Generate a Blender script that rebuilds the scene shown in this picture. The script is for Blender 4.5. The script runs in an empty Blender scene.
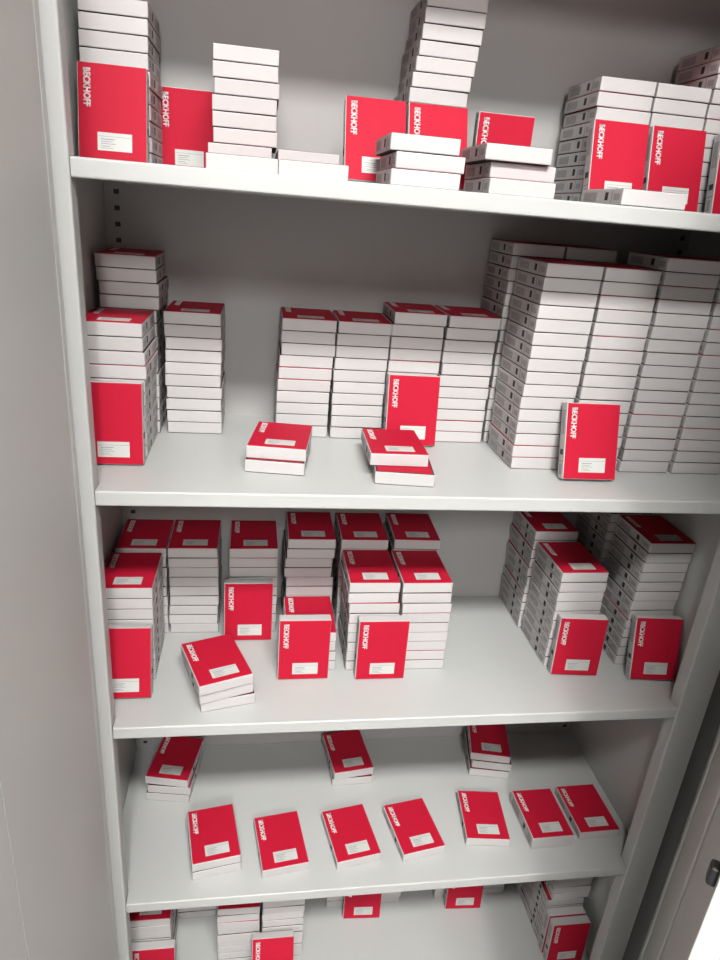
import bpy, bmesh, math, random
from mathutils import Matrix, Vector, Euler

random.seed(7)
SC = bpy.context.scene
COL = SC.collection

# ------------------------------------------------------------------ measures
BW, BL, BH = 0.0835, 0.1130, 0.0190          # carton width, length, height
ZS = {'top': 1.1315, 'second': 0.7510, 'middle': 0.3734, 'fourth': 0.0, 'bottom': -0.378}
D = 0.3530                                    # inner depth
XL, XR = -0.0395, 0.9445                        # inner faces of the side panels
FLOOR = -0.450
CAB_TOP = 1.560
CEIL = 2.72

# ------------------------------------------------------------------ materials
def mat(name, col, rough=0.5, spec=0.5, noise=0.0, scale=60.0, bump=0.0, bscale=400.0, metallic=0.0, per_object=0.0):
    m = bpy.data.materials.new(name); m.use_nodes = True
    nt = m.node_tree; b = nt.nodes['Principled BSDF']
    b.inputs['Base Color'].default_value = (*col, 1)
    b.inputs['Roughness'].default_value = rough
    b.inputs['Specular IOR Level'].default_value = spec
    b.inputs['Metallic'].default_value = metallic
    tc = nt.nodes.new('ShaderNodeTexCoord')
    last = None
    if noise > 0:
        n = nt.nodes.new('ShaderNodeTexNoise'); n.inputs['Scale'].default_value = scale
        n.inputs['Detail'].default_value = 4
        nt.links.new(tc.outputs['Object'], n.inputs['Vector'])
        r = nt.nodes.new('ShaderNodeMapRange')
        r.inputs['To Min'].default_value = 1 - noise; r.inputs['To Max'].default_value = 1 + noise
        nt.links.new(n.outputs['Fac'], r.inputs['Value'])
        mx = nt.nodes.new('ShaderNodeMix'); mx.data_type = 'RGBA'; mx.blend_type = 'MULTIPLY'
        mx.inputs['Factor'].default_value = 1
        mx.inputs['A'].default_value = (*col, 1)
        nt.links.new(r.outputs['Result'], mx.inputs['B'])
        last = mx.outputs['Result']
    if per_object > 0:
        oi = nt.nodes.new('ShaderNodeObjectInfo')
        r2 = nt.nodes.new('ShaderNodeMapRange')
        r2.inputs['To Min'].default_value = 1 - per_object; r2.inputs['To Max'].default_value = 1.0
        nt.links.new(oi.outputs['Random'], r2.inputs['Value'])
        mx2 = nt.nodes.new('ShaderNodeMix'); mx2.data_type = 'RGBA'; mx2.blend_type = 'MULTIPLY'
        mx2.inputs['Factor'].default_value = 1
        if last is None: mx2.inputs['A'].default_value = (*col, 1)
        else: nt.links.new(last, mx2.inputs['A'])
        nt.links.new(r2.outputs['Result'], mx2.inputs['B'])
        last = mx2.outputs['Result']
    if last is not None: nt.links.new(last, b.inputs['Base Color'])
    if bump > 0:
        n2 = nt.nodes.new('ShaderNodeTexNoise'); n2.inputs['Scale'].default_value = bscale
        nt.links.new(tc.outputs['Object'], n2.inputs['Vector'])
        bp = nt.nodes.new('ShaderNodeBump'); bp.inputs['Strength'].default_value = bump
        bp.inputs['Distance'].default_value = 0.001
        nt.links.new(n2.outputs['Fac'], bp.inputs['Height'])
        nt.links.new(bp.outputs['Normal'], b.inputs['Normal'])
    return m

M = {
    'carton': mat('white_cardboard', (0.43, 0.415, 0.412), 0.55, 0.35, 0.03, 90, 0.08, 700, per_object=0.07),
    'red': mat('red_print', (0.375, 0.0072, 0.026), 0.6, 0.13, 0.03, 40),
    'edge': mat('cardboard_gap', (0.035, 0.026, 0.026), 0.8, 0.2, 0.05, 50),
    'rededge': mat('red_lid_edge', (0.22, 0.012, 0.03), 0.6, 0.3, 0.05, 50),
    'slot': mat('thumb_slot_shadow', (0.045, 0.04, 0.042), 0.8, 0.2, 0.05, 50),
    'print': mat('grey_side_print', (0.285, 0.272, 0.272), 0.6, 0.3, 0.22, 260),
    'sticker': mat('white_sticker', (0.44, 0.45, 0.43), 0.45, 0.4, 0.02, 60),
    'ink': mat('grey_print_ink', (0.22, 0.23, 0.23), 0.6, 0.3, 0.1, 80),
    'white': mat('white_lettering_ink', (0.50, 0.48, 0.48), 0.5, 0.4, 0.02, 60),
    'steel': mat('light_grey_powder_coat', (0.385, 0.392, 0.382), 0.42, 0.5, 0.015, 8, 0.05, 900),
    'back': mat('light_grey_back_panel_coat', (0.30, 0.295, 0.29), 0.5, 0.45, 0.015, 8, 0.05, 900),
    'door': mat('cabinet_coat_with_added_light', (0.58, 0.587, 0.565), 0.6, 0.25, 0.015, 6, 0.05, 900),  # same paint as the cabinet, lightened to stand in for missing light
    'channel': mat('gap_shade_and_handle_grey', (0.035, 0.034, 0.033), 0.6, 0.3, 0.05, 30),  # near-black holds the shade of the post gap; also a plain handle colour
    'black': mat('black_plastic', (0.012, 0.012, 0.013), 0.5, 0.5, 0.1, 30),
    'wall': mat('off_white_wall_paint', (0.50, 0.455, 0.44), 0.9, 0.2, 0.02, 3, 0.1, 150),
    'ceil': mat('white_ceiling_paint', (0.55, 0.515, 0.50), 0.95, 0.1, 0.02, 3, 0.1, 150),
    'floor': mat('pale_grey_vinyl_floor', (0.35, 0.35, 0.345), 0.4, 0.5, 0.05, 12, 0.03, 200),
    'fixture': mat('white_lamp_housing', (0.8, 0.8, 0.8), 0.5, 0.4, 0.01, 10),
}
lampm = bpy.data.materials.new('lit_lamp_diffuser'); lampm.use_nodes = True
_b = lampm.node_tree.nodes['Principled BSDF']
_b.inputs['Base Color'].default_value = (0.9, 0.9, 0.88, 1)
_b.inputs['Emission Color'].default_value = (1.0, 0.985, 0.965, 1)
LAMP_STRENGTH = 160.0
_b.inputs['Emission Strength'].default_value = LAMP_STRENGTH
M['lamp'] = lampm

# ------------------------------------------------------------------ mesh helpers
def add_box(bm, x0, x1, y0, y1, z0, z1, mi=0):
    vs = [bm.verts.new(p) for p in ((x0,y0,z0),(x1,y0,z0),(x1,y1,z0),(x0,y1,z0),(x0,y0,z1),(x1,y0,z1),(x1,y1,z1),(x0,y1,z1))]
    fs = []
    for idx in ((3,2,1,0),(4,5,6,7),(0,1,5,4),(1,2,6,5),(2,3,7,6),(3,0,4,7)):
        f = bm.faces.new([vs[i] for i in idx]); f.material_index = mi; fs.append(f)
    return vs, fs

def bevel_all(bm, w, seg=2):
    bmesh.ops.bevel(bm, geom=list(bm.edges), offset=w, segments=seg, affect='EDGES', profile=0.5)

def mesh_from(bm, name, mats):
    bmesh.ops.recalc_face_normals(bm, faces=list(bm.faces))
    me = bpy.data.meshes.new(name); bm.to_mesh(me); bm.free()
    for m in mats: me.materials.append(M[m])
    return me

def link(name, me, parent=None):
    o = bpy.data.objects.new(name, me); COL.objects.link(o)
    if parent is not None: o.parent = parent
    return o

def empty(name, loc=(0,0,0)):
    o = bpy.data.objects.new(name, None); COL.objects.link(o); o.location = loc
    o.empty_display_size = 0.02
    return o

def tag(o, label, cat, group=None):
    o['label'] = label; o['category'] = cat
    if group: o['group'] = group

def struct(name, me):
    o = link(name, me); o['kind'] = 'structure'; return o

def plate(name, boxes, m, parent=None, bev=0.0, seg=2):
    bm = bmesh.new()
    for b in boxes:
        t = bmesh.new(); add_box(t, *b)
        if bev: bevel_all(t, bev, seg)
        tm = bpy.data.meshes.new('tmp'); t.to_mesh(tm); t.free(); bm.from_mesh(tm); bpy.data.meshes.remove(tm)
    return link(name, mesh_from(bm, name, [m]), parent)

# ------------------------------------------------------------------ the product box
# local frame: x width, y length (front is -y), z up; origin at centre of the bottom
def carton_mesh(name, h, lid, lean_seed=0, red_gap=False):
    """white tray-and-sleeve carton. lid=True paints the red sleeve into the same mesh (small copies)."""
    bm = bmesh.new()
    w, l = BW/2, BL/2
    lip = 0.0011                                 # the sleeve's folded rim along the top and bottom edge
    t = bmesh.new(); add_box(t, -w, w, -l, l, 0.0005, h-0.0006, 0); bevel_all(t, 0.0012, 2)
    for f in t.faces: f.material_index = 0
    tm = bpy.data.meshes.new('tmp'); t.to_mesh(tm); t.free(); bm.from_mesh(tm); bpy.data.meshes.remove(tm)
    # inset dark core that reads as the shaded seam between stacked cartons
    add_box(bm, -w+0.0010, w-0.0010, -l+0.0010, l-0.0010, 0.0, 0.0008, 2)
    if lid:
        if not red_gap:
            add_box(bm, -w+0.0010, w-0.0010, -l+0.0010, l-0.0010, h-0.0009, h-0.00035, 3)
        q = 0.0008 if red_gap else 0.0030
        add_box(bm, -w+q, w-q, -l+q, l-q, h-0.0010, h-0.0002, 1)
    # left side: thumb slot and grey print; right side: the same slot
    e = 0.00025
    for s in (-1, 1):
        xa, xb = sorted((s*(w-0.0004), s*(w+e)))
        sl = 0.0105 if h < 0.022 else 0.013
        zc = h*0.52
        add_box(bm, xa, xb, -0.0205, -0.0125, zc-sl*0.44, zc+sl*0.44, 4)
        add_box(bm, xa, xb-0.0 , 0.010, 0.046, 0.0040, h-0.0045, 5)
        xa2, xb2 = sorted((s*(w-0.0004), s*(w+e*0.7)))
        add_box(bm, xa2, xb2, -0.0500, -0.0345, 0.0055, h-0.0060, 5)
        # tuck-flap line
        add_box(bm, xa2, xb2, -0.0305, -0.0299, 0.002, h-0.002, 2)
    return mesh_from(bm, name, ['carton', 'red', 'rededge' if red_gap else 'edge', 'edge', 'slot', 'print'])

ME_STACK = [carton_mesh('carton_in_stack', BH, True), carton_mesh('carton_in_stack_red_seam', BH, True, red_gap=True)]
ME_BODY = carton_mesh('carton', BH, False)
THICK = 0.0285
ME_BODY_THICK = carton_mesh('carton_deep', THICK, False)

def cover_mesh(h):
    bm = bmesh.new(); w, l = BW/2, BL/2
    add_box(bm, -w+0.0012, w-0.0004, -l+0.0008, l-0.0008, h-0.0014, h)
    bevel_all(bm, 0.0004, 1)
    return mesh_from(bm, 'red_cover', ['red'])
ME_COVER = cover_mesh(BH); ME_COVER_T = cover_mesh(THICK)

STX0, STX1 = -BW/2 + 0.285*BW, -BW/2 + 0.785*BW
STY0, STY1 = -BL/2 + 0.095*BL, -BL/2 + 0.285*BL
def sticker_mesh():
    bm = bmesh.new(); add_box(bm, STX0, STX1, STY0, STY1, 0, 0.00022)
    return mesh_from(bm, 'label_sticker', ['sticker'])
def sticker_print_mesh():
    bm = bmesh.new(); W = STX1-STX0; H = STY1-STY0
    def ln(a, b, c, d): add_box(bm, STX0+a*W, STX0+b*W, STY0+c*H, STY0+d*H, 0.0001, 0.00030)
    ln(0.02, 0.98, 0.775, 0.80)
    ln(0.10, 0.50, 0.60, 0.655); ln(0.10, 0.44, 0.48, 0.52)
    ln(0.10, 0.52, 0.36, 0.40); ln(0.10, 0.38, 0.22, 0.26); ln(0.10, 0.46, 0.12, 0.15)
    return mesh_from(bm, 'printed_lines', ['ink'])
ME_STK = sticker_mesh(); ME_STKP = sticker_print_mesh()

def lettering_mesh():
    cu = bpy.data.curves.new('brand_text', 'FONT'); cu.body = 'BECKHOFF'
    cu.size = 1.0; cu.offset = 0.045; cu.extrude = 0.0; cu.align_x = 'LEFT'; cu.space_character = 0.98
    cu.resolution_u = 3
    o = bpy.data.objects.new('tmp_text', cu); COL.objects.link(o)
    bpy.context.view_layer.update()
    dg = bpy.context.evaluated_depsgraph_get()
    me = bpy.data.meshes.new_from_object(o.evaluated_get(dg))
    bpy.data.objects.remove(o, do_unlink=True)
    xs = [v.co.x for v in me.vertices]; ys = [v.co.y for v in me.vertices]
    x0, x1, y0, y1 = min(xs), max(xs), min(ys), max(ys)
    LEN, CAP = 0.40*BL, 0.0088
    for v in me.vertices:
        u = (v.co.x-x0)/(x1-x0)*LEN; c = (v.co.y-y0)/(y1-y0)*CAP
        # reads downwards: baseline runs towards the front (-y), letter tops point to +x
        v.co = Vector((-BW/2 + 0.0075 + c, BL/2 - 0.007 - u, 0.0))
    bm = bmesh.new(); bm.from_mesh(me); bpy.data.meshes.remove(me)
    r = bmesh.ops.extrude_face_region(bm, geom=list(bm.faces))
    for v in [g for g in r['geom'] if isinstance(g, bmesh.types.BMVert)]: v.co.z += 0.00022
    return mesh_from(bm, 'lettering', ['white'])
ME_TXT = lettering_mesh()

def at(loc, rz=0.0, lean=None):
    m = Matrix.Translation(loc) @ Matrix.Rotation(rz, 4, 'Z')
    if lean is not None:
        m = m @ Matrix.Rotation(math.pi/2 - lean, 4, 'X')
    return m

BOXES = {}            # uid -> object
ORDN = ['topmost', 'second', 'third', 'fourth', 'fifth', 'sixth', 'seventh', 'eighth', 'ninth', 'tenth', 'eleventh',
        'twelfth', 'thirteenth', 'fourteenth', 'fifteenth', 'sixteenth', 'seventeenth']
GROUP = {k: 'red and white product boxes on the %s shelf' % k for k in ZS}

# boxes of which the photograph shows least (behind other boxes): one heap per shelf
HEAPED = set()
#HEAPED_START
HEAPED_LEVELS = {
    'bA': [1, 2, 3, 4, 5, 6],
    'bB': [2, 3, 4],
    'bC': [1, 2, 3, 4, 6],
    'bD': [1, 2, 3, 4, 5, 11],
    'bE': [1, 2, 3],
    'bF': [1, 2, 3],
    'bG': [1, 2, 3],
    'bH': [1, 2, 3],
    'bI': [2, 3, 4, 5, 6, 10, 11],
    'bJ': [1, 2, 3, 4, 5, 6, 7, 8, 9],
    'mA': [1, 2, 3, 4, 5, 6, 7, 8],
    'mC': [1, 2, 3, 4, 5, 6],
    'mD': [1, 2, 3, 4],
    'mE': [1, 2, 3, 4, 5, 6, 7, 8, 9],
    'mF': [1, 2, 3, 4, 5, 6, 7, 8, 9],
    'mG': [1, 2, 3, 4, 5],
    'mH': [1, 2, 3],
    'mI': [1, 2, 3, 4, 5],
    'mO': [1, 2, 3, 4, 5, 6, 7, 8, 12, 13],
    'sA': [1, 2, 3, 4, 5, 6, 7, 8, 9, 10],
    'sB': [1, 2, 3, 4, 5],
    'sD': [1],
    'sF': [1, 2, 3, 4, 5, 6],
    'sJ1': [1, 2, 3, 4, 5],
    'sJ3': [13, 14, 15, 16, 17],
    'sK0': [1, 2, 3, 4, 5, 6, 7, 8, 9, 10, 11],
    'sK1': [1, 2, 3, 4, 5, 6, 7, 8, 9, 10, 11, 12, 13, 14, 15, 16],
    'tA': [1, 2, 3, 4, 5],
    'tC': [1],
    'tD': [1],
    'tF': [1, 2, 3, 4, 5, 6],
    'tL': [1],
    'tM': [1, 2, 3, 4, 5, 6],
    'tN': [1, 2, 3, 4, 5, 6, 8, 9],
}
HEAPED = {'%s_%d' % (a, k) for a, v in HEAPED_LEVELS.items() for k in v}
#HEAPED_END
HEAP = []

PROTO = {}
def featured(deep=False):
    """a box with its parts: carton, red cover, lettering, sticker (> printed lines)"""
    key = deep
    if key not in PROTO:
        r = empty('product_box')
        h = THICK if deep else BH
        c = link('carton', ME_BODY_THICK if deep else ME_BODY, r)
        v = link('red_cover', ME_COVER_T if deep else ME_COVER, r)
        t = link('lettering', ME_TXT, v); t.location.z = h; t['label'] = 'white lettering along the left edge'
        s = link('label_sticker', ME_STK, r); s.location.z = h; s['label'] = 'white printed sticker'
        p = link('printed_lines', ME_STKP, s)
        PROTO[key] = r
        r['_used'] = 0
        return r
    src = PROTO[key]
    r = src.copy(); COL.objects.link(r)
    for ch in list(src.children):
        c = ch.copy(); COL.objects.link(c); c.parent = r; c.matrix_parent_inverse.identity()
        for g in list(ch.children):
            d = g.copy(); COL.objects.link(d); d.parent = c; d.matrix_parent_inverse.identity()
    return r

STACK_PROTO = {}
def plain(k):
    if k not in STACK_PROTO:
        o = link('product_box', ME_STACK[k]); STACK_PROTO[k] = o; return o
    o = STACK_PROTO[k].copy(); COL.objects.link(o); return o

def place(o, m): o.matrix_world = m

def box(uid, shelf, x, y, z, rz=0.0, lean=None, rich=False, deep=False, label='', red_seam=False):
    """x, y: centre of the bottom for a lying box; for a leaning one the middle of its lower back edge."""
    m = at((x, y, z), rz, lean)
    if lean is not None:
        m = m @ Matrix.Translation((0, BL/2, 0))
    if uid in HEAPED:
        HEAP.append((shelf, m)); return None
    o = featured(deep) if rich else plain(1 if red_seam else 0)
    if '_used' in o: del o['_used']
    place(o, m)
    tag(o, label, 'box', GROUP[shelf])
    BOXES[uid] = o
    return o

def stack(uid, shelf, xl, y, n, phrase, rz=0.0, shifts=None, jit=1.0, rich_top=True, where=None, deeps=()):
    """n boxes; xl, y: front left corner of the lowest; shifts {level from bottom, 1-based: (dx, dy, degrees)}"""
    rnd = random.Random(uid)
    z = ZS[shelf] + 0.0003
    for k in range(n):
        dx, dy, dr = (shifts or {}).get(k+1, (0, 0, 0))
        r = math.radians(rz + dr + rnd.uniform(-0.7, 0.7)*jit)
        jx, jy = rnd.uniform(-0.0012, 0.0012)*jit, rnd.uniform(-0.0008, 0.0012)*jit
        fl = Vector((xl+dx+jx, y+dy+jy))
        c = fl + Vector((math.cos(r)*BW/2 - math.sin(r)*BL/2, math.sin(r)*BW/2 + math.cos(r)*BL/2))
        topmost = k == n-1
        o = ORDN[n-1-k]
        if topmost and rich_top: lab = 'red-topped box, topmost of %s on %s shelf' % (phrase, shelf)
        elif topmost: lab = 'white box, topmost of %s on %s shelf' % (phrase, shelf)
        elif k == 0 and n > 2: lab = 'white box, lowest of %s on %s shelf' % (phrase, shelf)
        elif k == 0: lab = 'white box, under the other of %s on %s shelf' % (phrase, shelf)
        else: lab = 'white box, %s from top of %s on %s shelf' % (o, phrase, shelf)
        box('%s_%d' % (uid, k+1), shelf, c.x, c.y, z, r, None, rich=topmost and rich_top, label=lab,
            red_seam=rnd.random() < 0.12)
        z += BH

def lean_box(uid, shelf, xl, yf, ys, label, rz=0.0, z=None):
    """upright box: its lower front edge at yf, its upper back edge resting at ys"""
    y0 = yf + BH
    l = math.asin(max(0.0, min(0.5, (ys - y0)/BL)))
    y0 = yf + BH*math.cos(l)
    r = math.radians(rz)
    cx, cy = xl + math.cos(r)*BW/2, y0 + math.sin(r)*BW/2
    box(uid, shelf, cx, cy, (ZS[shelf] if z is None else z) + 0.0004, r, l, rich=True, label=label)

# ------------------------------------------------------------------ TOP SHELF
S = 'top'
stack('tA', S, -0.0300, 0.2150, 10, 'left end stack behind upright box', rich_top=False)
lean_box('tA_up', S, -0.0300, 0.1680, 0.2130, 'upright red box leaning on the left end stack of the top shelf')
lean_box('tB_up', S, 0.0470, 0.3310, 0.3515, 'upright red box against back panel between two left stacks, top shelf')
stack('tC', S, 0.1345, 0.2000, 8, 'eight-box white stack behind flat boxes', rich_top=False, shifts={2: (-0.006, -0.004, 0), 1: (-0.004, 0, 0), 5: (-0.001, 0, 0), 7: (-0.0015, 0, 0), 6: (0.001, 0, 0)})
box('tF1', S, 0.134+BW/2, 0.070+BL/2, ZS[S]+0.0003, label='flat white box at shelf front before the eight-box stack, top shelf')
box('tF2', S, 0.218+BW/2, 0.070+BL/2, ZS[S]+0.0003, label='flat white box at shelf front before the low pair, top shelf')
stack('tD', S, 0.2190, 0.2000, 2, 'low pair behind a flat box', rich_top=False)
lean_box('tE_up', S, 0.3080, 0.1720, 0.2330, 'upright red box, left half of the joined pair behind three boxes, top shelf')
lean_box('tE_up2', S, 0.3950, 0.1720, 0.2330, 'upright red box, right half of the joined pair below tall stack, top shelf')
stack('tF', S, 0.3930, 0.2350, 13, 'tall leaning middle stack', rich_top=False, jit=0.6,
      shifts={13: (0.0190, 0, 0), 12: (0.0178, -0.001, -1), 11: (0.0154, 0, 0), 10: (0.0145, 0, 1), 9: (0.0113, 0, 0), 8: (0.0077, 0.001, -1), 7: (0.006, 0, 1), 6: (0.005, 0, 0), 5: (0.004, 0, 0), 4: (0.003, 0, 0)})
stack('tG', S, 0.3467, 0.0350, 3, 'front trio before the upright pair', rich_top=False, shifts={2: (0.0065, 0.010, 0), 3: (-0.001, 0.012, 0)}, jit=0.5)
stack('tH', S, 0.4680, 0.0400, 3, 'front trio before the dark upright box', rich_top=False, shifts={2: (0.005, 0.020, 0), 3: (-0.006, 0.012, 0)}, jit=0.5)
lean_box('tI_up', S, 0.5030, 0.2400, 0.2590, 'dark red upright box behind the right front trio, top shelf')
lean_box('tJ_up', S, 0.6585, 0.1750, 0.2190, 'upright red box left of two before the right stacks, top shelf')
lean_box('tJ_up2', S, 0.7480, 0.1750, 0.2190, 'upright red box right of two before the right stacks, top shelf')
box('tK', S, 0.6220+BW/2, 0.0060+BL/2, ZS[S]+0.0003, label='flat white box at shelf edge under the two upright right boxes, top shelf')
stack('tL', S, 0.6685, 0.2215, 9, 'left column of right block', rich_top=False)
stack('tM', S, 0.7538, 0.2215, 9, 'middle column of right block', rich_top=False)
stack('tN', S, 0.8405, 0.2215, 12, 'tallest column of right block', rich_top=False)
lean_box('tO_up', S, 0.8560, 0.1780, 0.2190, 'upright red box cut by the right edge of the photo, top shelf')

# ------------------------------------------------------------------ SECOND SHELF
S = 'second'
stack('sA', S, -0.0340, 0.2362, 14, 'back left corner stack', rich_top=True, shifts={11: (0.004, 0, 0), 12: (0.004, 0, 0), 13: (0.001, 0, 0), 14: (0.001, 0, 0)})
stack('sB', S, -0.0370, 0.1190, 10, 'front left stack', jit=0.4, shifts={7: (0.003, 0, 0), 8: (0.002, 0, 0)})
lean_box('sB_up', S, -0.0372, 0.0870, 0.1175, 'upright red box leaning on the front left stack of the second shelf')
stack('sC', S, 0.0600, 0.2362, 10, 'stack right of the corner stack')
stack('sD', S, 0.2298, 0.2362, 10, 'leftmost middle column', shifts={4: (0.001,0,0), 5: (0.002,0,0), 6: (0.002,0,0), 7: (0.002,0,0), 8: (0.0045, 0.0005, 0), 9: (0.004, 0.0005, 0), 10: (0.005, 0, 0)})
stack('sE', S, 0.3186, 0.2345, 10, 'second middle column', jit=0.7, shifts={7: (0.0012, 0.001, 0), 8: (0.0015, 0.001, 0), 9: (0.002, 0.001, 0), 10: (0.0025, 0, 0)})
stack('sF', S, 0.4055, 0.2362, 11, 'middle column behind upright box', shifts={11: (0.0015, 0, 0), 10: (0.001, 0, 0)})
stack('sG', S, 0.4918, 0.2310, 11, 'rightmost middle column', shifts={11: (0.004, 0, 0), 10: (0.002, 0, 0)})
lean_box('sF_up', S, 0.4040, 0.2000, 0.2350, 'upright red box leaning on the middle columns of the second shelf')
stack('sH', S, 0.1835, 0.0765, 2, 'loose left front pair', rz=-8.5, jit=0.4, shifts={2: (0.002, 0.005, 0)})
stack('sI', S, 0.3620, 0.0410, 2, 'loose front pair by the upright box', rz=-6.5, jit=0.4, shifts={2: (-0.0045, 0.0215, 5.5)})
RCOL = ['leftmost right-block column', 'second right-block column', 'third right-block column', 'last right-block column']
for i, (x, y, n) in enumerate(((0.5860, 0.1135, 16), (0.6750, 0.1110, 16), (0.7645, 0.1090, 17), (0.8540, 0.1085, 17))):
    sh = {k: (0.0035*max(0, k-9)/7.0, 0, 0) for k in range(10, 18)} if i == 0 else {}
    stack('sJ%d' % i, S, x, y, n, RCOL[i], rich_top=False, shifts=sh, jit=0.8)
stack('sK0', S, 0.5815, 0.2362, 17, 'back column at left of right block', rich_top=False)
stack('sK1', S, 0.6680, 0.2362, 17, 'back column in middle of right block', rich_top=False)
lean_box('sJ_up', S, 0.6480, 0.0610, 0.1110, 'upright red box leaning on the right block of the second shelf')

# ------------------------------------------------------------------ MIDDLE SHELF
S = 'middle'
stack('mA', S, -0.0320, 0.2362, 9, 'back left corner stack')
stack('mB', S, 0.0545, 0.2362, 9, 'second stack along the back')
stack('mC', S, 0.1570, 0.2362, 9, 'third stack along the back')
stack('mD', S, 0.2570, 0.2362, 10, 'fourth stack along the back', shifts={7: (-0.003, 0, 0), 8: (-0.003, 0, 0)})
stack('mE', S, 0.3510, 0.2362, 10, 'fifth stack along the back')
stack('mF', S, 0.4460, 0.2362, 10, 'sixth stack along the back', rz=-1.5)
stack('mG', S, -0.0370, 0.1085, 9, 'front left stack', jit=0.4)
lean_box('mG_up', S, -0.0370, 0.0583, 0.1055, 'upright red box leaning on the front left stack of the middle shelf')
lean_box('mC_up', S, 0.1500, 0.2080, 0.2340, 'upright red box leaning on the third back stack of middle shelf')
stack('mH', S, 0.2545, 0.1225, 4, 'short pile behind an upright box')
lean_box('mH_up', S, 0.2415, 0.0985, 0.1205, 'upright red box leaning on the short pile of the middle shelf')
stack('mI', S, 0.3565, 0.1192, 9, 'left twin column in centre', shifts={8: (-0.004, 0, 0), 9: (-0.003, 0.001, 0)})
stack('mJ', S, 0.4440, 0.1182, 9, 'right twin column in centre', shifts={9: (-0.003, 0.001, 0), 8: (-0.003, 0, 0)})
lean_box('mI_up', S, 0.3700, 0.0940, 0.1155, 'upright red box leaning on the centre twin columns of the middle shelf')
stack('mK', S, 0.1240, 0.0270, 3, 'loose rotated trio at the front', rz=13, jit=0.3, shifts={2: (-0.001, -0.006, 5.5), 3: (-0.001, -0.010, 6.5)})
stack('mL', S, 0.7130, 0.1190, 10, 'front stack of right pair')
lean_box('mL_up', S, 0.7180, 0.0935, 0.1180, 'upright red box on the middle shelf, left one of the right two', rz=-5)
stack('mM', S, 0.7090, 0.2362, 11, 'back stack of right pair')
stack('mN', S, 0.8495, 0.1185, 13, 'front stack by the right wall', jit=0.6, shifts={k: (0.0008*(k-1), 0, 0) for k in range(2, 14)})
lean_box('mN_up', S, 0.8545, 0.0710, 0.1165, 'upright red box on the middle shelf, by the right side panel', rz=-5)
stack('mO', S, 0.8480, 0.2360, 13, 'back stack by the right wall')

# ------------------------------------------------------------------ FOURTH SHELF
S = 'fourth'
stack('fA', S, 0.0010, 0.2150, 3, 'back left trio', rz=-8.6, jit=0.3, shifts={2: (0.004, 0, 0), 3: (-0.001, 0.004, -3)})
stack('fB', S, 0.0195+0.3480, 0.2250, 2, 'back middle pair', rz=2, jit=0.3, shifts={2: (0.0035, -0.003, 6)})
stack('fC', S, 0.6640, 0.2362, 3, 'back right trio', rz=-11, jit=0.3, shifts={2: (0.004, 0.003, -1), 3: (-0.001, 0.006, -1.5)})
stack('fD', S, 0.1055, 0.0350, 2, 'front left pair', rz=10, jit=0.2, shifts={2: (-0.0005, 0.001, -0.5)})
def single(uid, x, y, rz, label, deep=False):
    r = math.radians(rz)
    c = Vector((x, y)) + Vector((math.cos(r)*BW/2 - math.sin(r)*BL/2, math.sin(r)*BW/2 + math.cos(r)*BL/2))
    box(uid, 'fourth', c.x, c.y, 0.0003, r, None, rich=True, deep=deep, label=label)
single('fE', 0.2250, 0.0300, 8.0, 'single flat red box just right of the front left pair, fourth shelf')
single('fF', 0.3580, 0.0360, 9.8, 'single flat red box in front of the back middle pair, fourth shelf')
single('fG', 0.4805, 0.0425, 9.8, 'single flat red box turned slightly, fourth from left in front row, fourth shelf')
single('fH', 0.6080, 0.0690, -6.4, 'single flat red box in front of the back right trio, fourth shelf')
single('fI', 0.7315, 0.0510, 1.0, 'thicker red box beside the rightmost flat box, fourth shelf', deep=True)
single('fJ', 0.8350, 0.0645, 1.2, 'rightmost flat red box by the right side panel, fourth shelf')

# ------------------------------------------------------------------ BOTTOM SHELF
S = 'bottom'
stack('bA', S, -0.0320, 0.1180, 9, 'left end stack behind an upright box')
lean_box('bA_up', S, -0.0220, 0.0860, 0.1165, 'upright red box before the left end stack of the bottom shelf')
stack('bB', S, 0.0500, 0.2362, 4, 'low back pile by the left stack')
stack('bC', S, 0.1430, 0.1270, 9, 'left of the two white columns')
stack('bD', S, 0.2320, 0.1220, 11, 'right of the two white columns', rich_top=False)
lean_box('bD_up', S, 0.2120, 0.0640, 0.1200, 'upright red box leaning on the two white columns of the bottom shelf')
stack('bE', S, 0.3790, 0.2362, 3, 'low back pile left of centre box')
stack('bF', S, 0.4668, 0.2362, 3, 'low back pile right of centre box')
lean_box('bE_up', S, 0.4150, 0.2040, 0.2365, 'upright red box leaning on the back piles at centre of bottom shelf', rz=-3)
stack('bG', S, 0.6320, 0.2362, 3, 'low back pile left of far box')
stack('bH', S, 0.7190, 0.2362, 3, 'low back pile right of far box')
lean_box('bG_up', S, 0.6530, 0.2080, 0.2365, 'upright red box on the bottom shelf, between centre and right stacks', rz=-3)
stack('bI', S, 0.8430, 0.1175, 11, 'right front column', rich_top=False, shifts={k: (0.006, 0, 0) for k in range(8, 12)})
stack('bJ', S, 0.8400, 0.2362, 9, 'right back column', rich_top=False)
lean_box('bI_up', S, 0.8400, 0.0930, 0.1155, 'inner one of two upright boxes at right of the bottom shelf')
lean_box('bI_up2', S, 0.8410, 0.0700, 0.0945, 'front one of two upright red boxes at right of the bottom shelf')

# the boxes hidden deepest behind the others
if HEAP:
    bm = bmesh.new()
    for sh, m in HEAP:
        t = ME_STACK[0].copy(); t.transform(m); bm.from_mesh(t); bpy.data.meshes.remove(t)
    me = bpy.data.meshes.new('stacked_boxes'); bm.to_mesh(me); bm.free()
    for mm in ME_STACK[0].materials: me.materials.append(mm)
    o = link('stacked_boxes', me); o['kind'] = 'stuff'
    tag(o, 'remaining white boxes hidden in and behind the stacks on the cabinet shelves', 'boxes')

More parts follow.
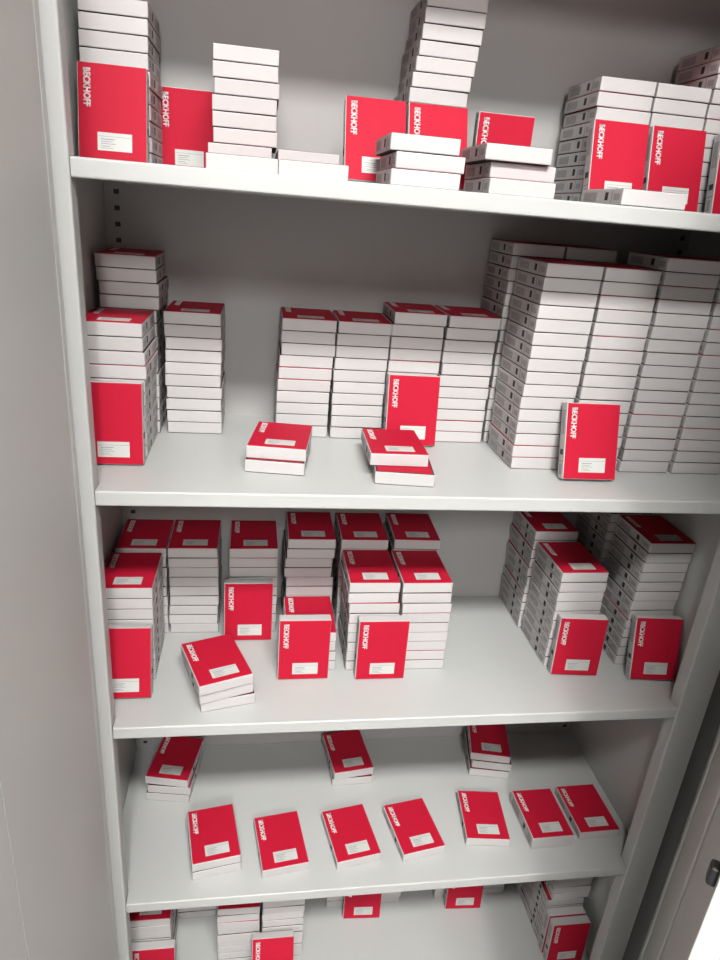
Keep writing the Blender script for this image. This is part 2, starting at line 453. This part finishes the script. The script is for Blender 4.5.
# ------------------------------------------------------------------ THE CABINET
cab = empty('storage_cabinet', (0.454, 0.18, FLOOR))
tag(cab, 'light grey steel storage cabinet with five box-filled shelves and open doors', 'cabinet', None)
INV = Matrix.Translation(cab.location).inverted()
def cpart(name, boxes, m='steel', bev=0.0008, parent=None):
    o = plate(name, boxes, m, None, bev)
    o.parent = parent or cab
    o.matrix_parent_inverse = INV if parent is None else Matrix.Identity(4)
    return o
T = 0.0012
cpart('side_panel', [(XL-0.006, XL, 0.0, D+0.010, FLOOR+0.02, CAB_TOP)])
cpart('side_panel', [(XR, XR+0.006, 0.0, D+0.010, FLOOR+0.02, CAB_TOP)])
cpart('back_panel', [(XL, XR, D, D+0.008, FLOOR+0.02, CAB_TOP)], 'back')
cpart('top_panel', [(XL-0.006, XR+0.006, 0.0, D+0.012, CAB_TOP, CAB_TOP+0.025)])
cpart('plinth', [(XL-0.004, XR+0.004, 0.012, D, FLOOR, ZS['bottom']-0.021)])
# front posts: a folded stile either side of the opening
cpart('front_post', [(XL-0.010, -0.0005, -0.001, 0.026, FLOOR, CAB_TOP)], bev=0.0025)
cpart('front_post', [(0.9035, 0.957, -0.001, 0.026, FLOOR, CAB_TOP)], bev=0.0025)
# strip right of the right post, the gap's shade put into its dark colour
cpart('gap_shade_strip', [(0.957, 1.020, 0.018, 0.024, FLOOR, CAB_TOP)], 'channel', 0)
cpart('header_rail', [(0.0, 0.903, 0.0, 0.024, 1.507, CAB_TOP)])

def shelf_part(z):
    """folded sheet tray: notched round the front posts, rounded front edge, open below"""
    bm = bmesh.new()
    xa, xb, xc, xd, yn, yb = 0.0005, 0.9030, XL+0.0008, XR-0.0008, 0.0270, D-0.0005
    outline = [(xa, 0.0), (xb, 0.0), (xb, yn), (xd, yn), (xd, yb), (xc, yb), (xc, yn), (xa, yn)]
    top = bm.faces.new([bm.verts.new((x, y, z)) for x, y in outline])
    r = bmesh.ops.extrude_face_region(bm, geom=[top])
    for v in [g for g in r['geom'] if isinstance(g, bmesh.types.BMVert)]: v.co.z -= 0.0205
    bm.normal_update()
    ed = [e for e in bm.edges if all(abs(v.co.y) < 1e-6 for v in e.verts) and abs(e.verts[0].co.z-e.verts[1].co.z) < 1e-6]
    bmesh.ops.bevel(bm, geom=ed, offset=0.0024, segments=3, affect='EDGES', profile=0.5)
    # hollow underside
    low = min(bm.faces, key=lambda f: (round(f.calc_center_median().z, 4), -f.calc_area()))
    bmesh.ops.inset_region(bm, faces=[low], thickness=0.006)
    for v in low.verts: v.co.z += 0.017
    o = link('shelf', mesh_from(bm, 'shelf', ['steel']))
    o.parent = cab; o.matrix_parent_inverse = INV
    return o
for k in ZS: shelf_part(ZS[k])

# slotted uprights in the back corners (slots are thin dark plates, the shade of the holes put into their colour)
def upright(x0, x1):
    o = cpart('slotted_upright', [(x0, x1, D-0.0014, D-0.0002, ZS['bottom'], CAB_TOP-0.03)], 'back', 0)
    bm = bmesh.new()
    z = ZS['bottom'] + 0.02
    xc = (x0+x1)/2 + 0.002
    while z < CAB_TOP-0.06:
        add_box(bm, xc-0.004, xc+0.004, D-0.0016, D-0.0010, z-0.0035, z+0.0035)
        z += 0.0235
    s = link('slot_row', mesh_from(bm, 'slot_row', ['slot']), o); s['label'] = 'dark shelf-clip slots'
    s.matrix_parent_inverse = Matrix.Identity(4)
    return o
upright(XL+0.0005, XL+0.034); upright(XR-0.034, XR-0.0005)

# doors: pan-shaped leaves with folded flanges, standing open
def door(hx, hy, ang, width, flip):
    """leaf built along +u from the hinge; inner face towards +v*flip"""
    e = empty('door'); 
    bm = bmesh.new()
    z0, z1 = FLOOR+0.05, CAB_TOP-0.01
    def slab(u0, u1, v0, v1, a, b, bev=0.0):
        t = bmesh.new(); add_box(t, u0, u1, min(v0*flip, v1*flip), max(v0*flip, v1*flip), a, b)
        if bev: bevel_all(t, bev, 3)
        tm = bpy.data.meshes.new('tmp'); t.to_mesh(tm); t.free(); bm.from_mesh(tm); bpy.data.meshes.remove(tm)
    th = 0.020 if flip > 0 else 0.027
    slab(0, width, -th, -th+0.0015, z0, z1)                    # outer sheet
    slab(0, 0.030, -th+0.0014, 0.0, z0, z1, 0.004)               # hinge-side folded flange
    slab(width-(0.0645 if flip > 0 else 0.046), width, -th+0.0014, 0.0004, z0, z1, 0.0012)  # free-side folded flange
    lin = -0.0035 if flip < 0 else -0.0004
    fl = 0.0685 if flip > 0 else 0.0474
    slab(0.0295, width-fl, -th+0.0014, lin, z0+0.025, z1-0.025)   # inner lining sheet
    slab(0.01, width-0.01, -th+0.0014, -0.001, z0, z0+0.028, 0.002)
    slab(0.01, width-0.01, -th+0.0014, -0.001, z1-0.028, z1, 0.002)
    if flip < 0: slab(width*0.46, width*0.54, -0.004, 0.0005, z0+0.02, z1-0.02, 0.003)    # stiffener
    o = link('door', mesh_from(bm, 'door', ['door']))
    bpy.data.objects.remove(e, do_unlink=True)
    o.parent = cab; o.matrix_parent_inverse = INV
    o.matrix_basis = Matrix.Translation((hx, hy, 0)) @ Matrix.Rotation(ang, 4, 'Z')
    return o
# left leaf: hinge by the left post, swung forward
dl = door(-0.0165, -0.004, math.atan2(-0.430, 0.0460), 0.500, +1)
dr = door(0.9885, -0.004, math.atan2(-0.3736, -0.3029), 0.481, -1)

# black lock parts near the free edge of the right leaf
def lock_part(name, b, label):
    bm = bmesh.new(); add_box(bm, *b); bevel_all(bm, 0.004, 3)
    o = link(name, mesh_from(bm, name, ['black']), dr); o['label'] = label
    return o
lock_part('latch', (0.457, 0.474, -0.010, 0.001, 0.462, 0.488), 'black latch near the free edge')
lock_part('handle', (0.440, 0.470, 0.026, 0.052, 0.20, 0.372), 'black door handle')

# ------------------------------------------------------------------ neighbour cabinet, seen as a sliver past the left leaf
nb = empty('storage_cabinet', (-0.55, 0.2, FLOOR))
tag(nb, 'closed light grey cabinet at far left beyond the open door', 'cabinet')
NINV = Matrix.Translation(nb.location).inverted()
def npart(name, boxes, m='steel', bev=0.0012):
    o = plate(name, boxes, m, None, bev); o.parent = nb; o.matrix_parent_inverse = NINV; return o
npart('body', [(-1.02, -0.06, 0.004, D+0.01, FLOOR, CAB_TOP)])
npart('door', [(-1.016, -0.544, -0.018, 0.003, FLOOR+0.05, CAB_TOP-0.01)], 'door', 0.003)
nd = npart('door', [(-0.538, -0.066, -0.018, 0.003, FLOOR+0.05, CAB_TOP-0.01)], 'door', 0.003)
npart('handle', [(-0.60, -0.585, -0.036, -0.018, 0.45, 0.60)], 'channel', 0.002)


# ------------------------------------------------------------------ the room
RX0, RX1, RY0, RY1 = -3.5, 4.5, -5.0, 0.42
def slabm(name, b, m):
    bm = bmesh.new(); add_box(bm, *b); return struct(name, mesh_from(bm, name, [m]))
slabm('floor', (RX0, RX1, RY0, RY1, FLOOR-0.05, FLOOR), 'floor')
slabm('ceiling', (RX0, RX1, RY0, RY1, CEIL, CEIL+0.05), 'ceil')
slabm('wall_back', (RX0, RX1, RY1, RY1+0.05, FLOOR-0.05, CEIL+0.05), 'wall')
slabm('wall_front', (RX0, RX1, RY0-0.05, RY0, FLOOR-0.05, CEIL+0.05), 'wall')
slabm('wall_left', (RX0-0.05, RX0, RY0-0.05, RY1+0.05, FLOOR-0.05, CEIL+0.05), 'wall')
slabm('wall_right', (RX1, RX1+0.05, RY0-0.05, RY1+0.05, FLOOR-0.05, CEIL+0.05), 'wall')

# ceiling lamp over the aisle: housing, lit diffuser
LX, LY, LW, LD = 0.34, -1.70, 1.20, 0.30
lamp = empty('ceiling_light', (LX, LY, CEIL))
tag(lamp, 'long white ceiling lamp over the aisle in front of the cabinet', 'lamp')
bm = bmesh.new()
for b in ((-LW/2-0.02, LW/2+0.02, -LD/2-0.02, -LD/2, -0.035, -0.0005), (-LW/2-0.02, LW/2+0.02, LD/2, LD/2+0.02, -0.035, -0.0005),
          (-LW/2-0.02, -LW/2, -LD/2, LD/2, -0.035, -0.0005), (LW/2, LW/2+0.02, -LD/2, LD/2, -0.035, -0.0005)):
    add_box(bm, *b)
link('frame', mesh_from(bm, 'frame', ['fixture']), lamp)
bm = bmesh.new(); add_box(bm, -LW/2, LW/2, -LD/2, LD/2, -0.028, -0.020)
link('diffuser', mesh_from(bm, 'diffuser', ['lamp']), lamp)

# added unseen lamp further back, turned lengthways to soften its fill light
for dy, lab in ((2.1, 'added unseen ceiling lamp for fill light, further back behind the viewer'),):
    fill_lamp = lamp.copy(); COL.objects.link(fill_lamp); fill_lamp.location = (LX, LY-dy, CEIL); fill_lamp.rotation_euler.z = math.pi/2
    for ch in list(lamp.children):
        c = ch.copy(); COL.objects.link(c); c.parent = fill_lamp; c.matrix_parent_inverse.identity()
    tag(fill_lamp, lab, 'lamp', 'ceiling lamps in a row')
lamp['group'] = 'ceiling lamps in a row'

# ------------------------------------------------------------------ world, camera
w = bpy.data.worlds.new('room_world'); SC.world = w; w.use_nodes = True
w.node_tree.nodes['Background'].inputs['Color'].default_value = (0.8, 0.8, 0.8, 1)
w.node_tree.nodes['Background'].inputs['Strength'].default_value = 0.02

CAM = (0.1966, -0.8123, 1.1048); YAW, PITCH, ROLL, F = -0.1684, -0.3823, -0.0837, 674.75
cd = bpy.data.cameras.new('camera'); cam = bpy.data.objects.new('camera', cd); COL.objects.link(cam)
cd.sensor_fit = 'VERTICAL'; cd.sensor_height = 36.0; cd.lens = F/960*36.0
cd.clip_start = 0.02
R = Matrix.Rotation(YAW, 4, 'Z') @ Matrix.Rotation(PITCH, 4, 'X') @ Matrix.Rotation(ROLL, 4, 'Y') @ Matrix.Rotation(math.pi/2, 4, 'X')
cam.matrix_world = Matrix.Translation(CAM) @ R
SC.camera = cam
vs = SC.view_settings
SC.display_settings.display_device = 'sRGB'
vs.view_transform = 'Standard'; vs.look = 'None'; vs.gamma = 1.0; vs.use_curve_mapping = False
vs.exposure = 0.0
SC.cycles.max_bounces = 10; SC.cycles.diffuse_bounces = 3
SC.cycles.use_denoising = True
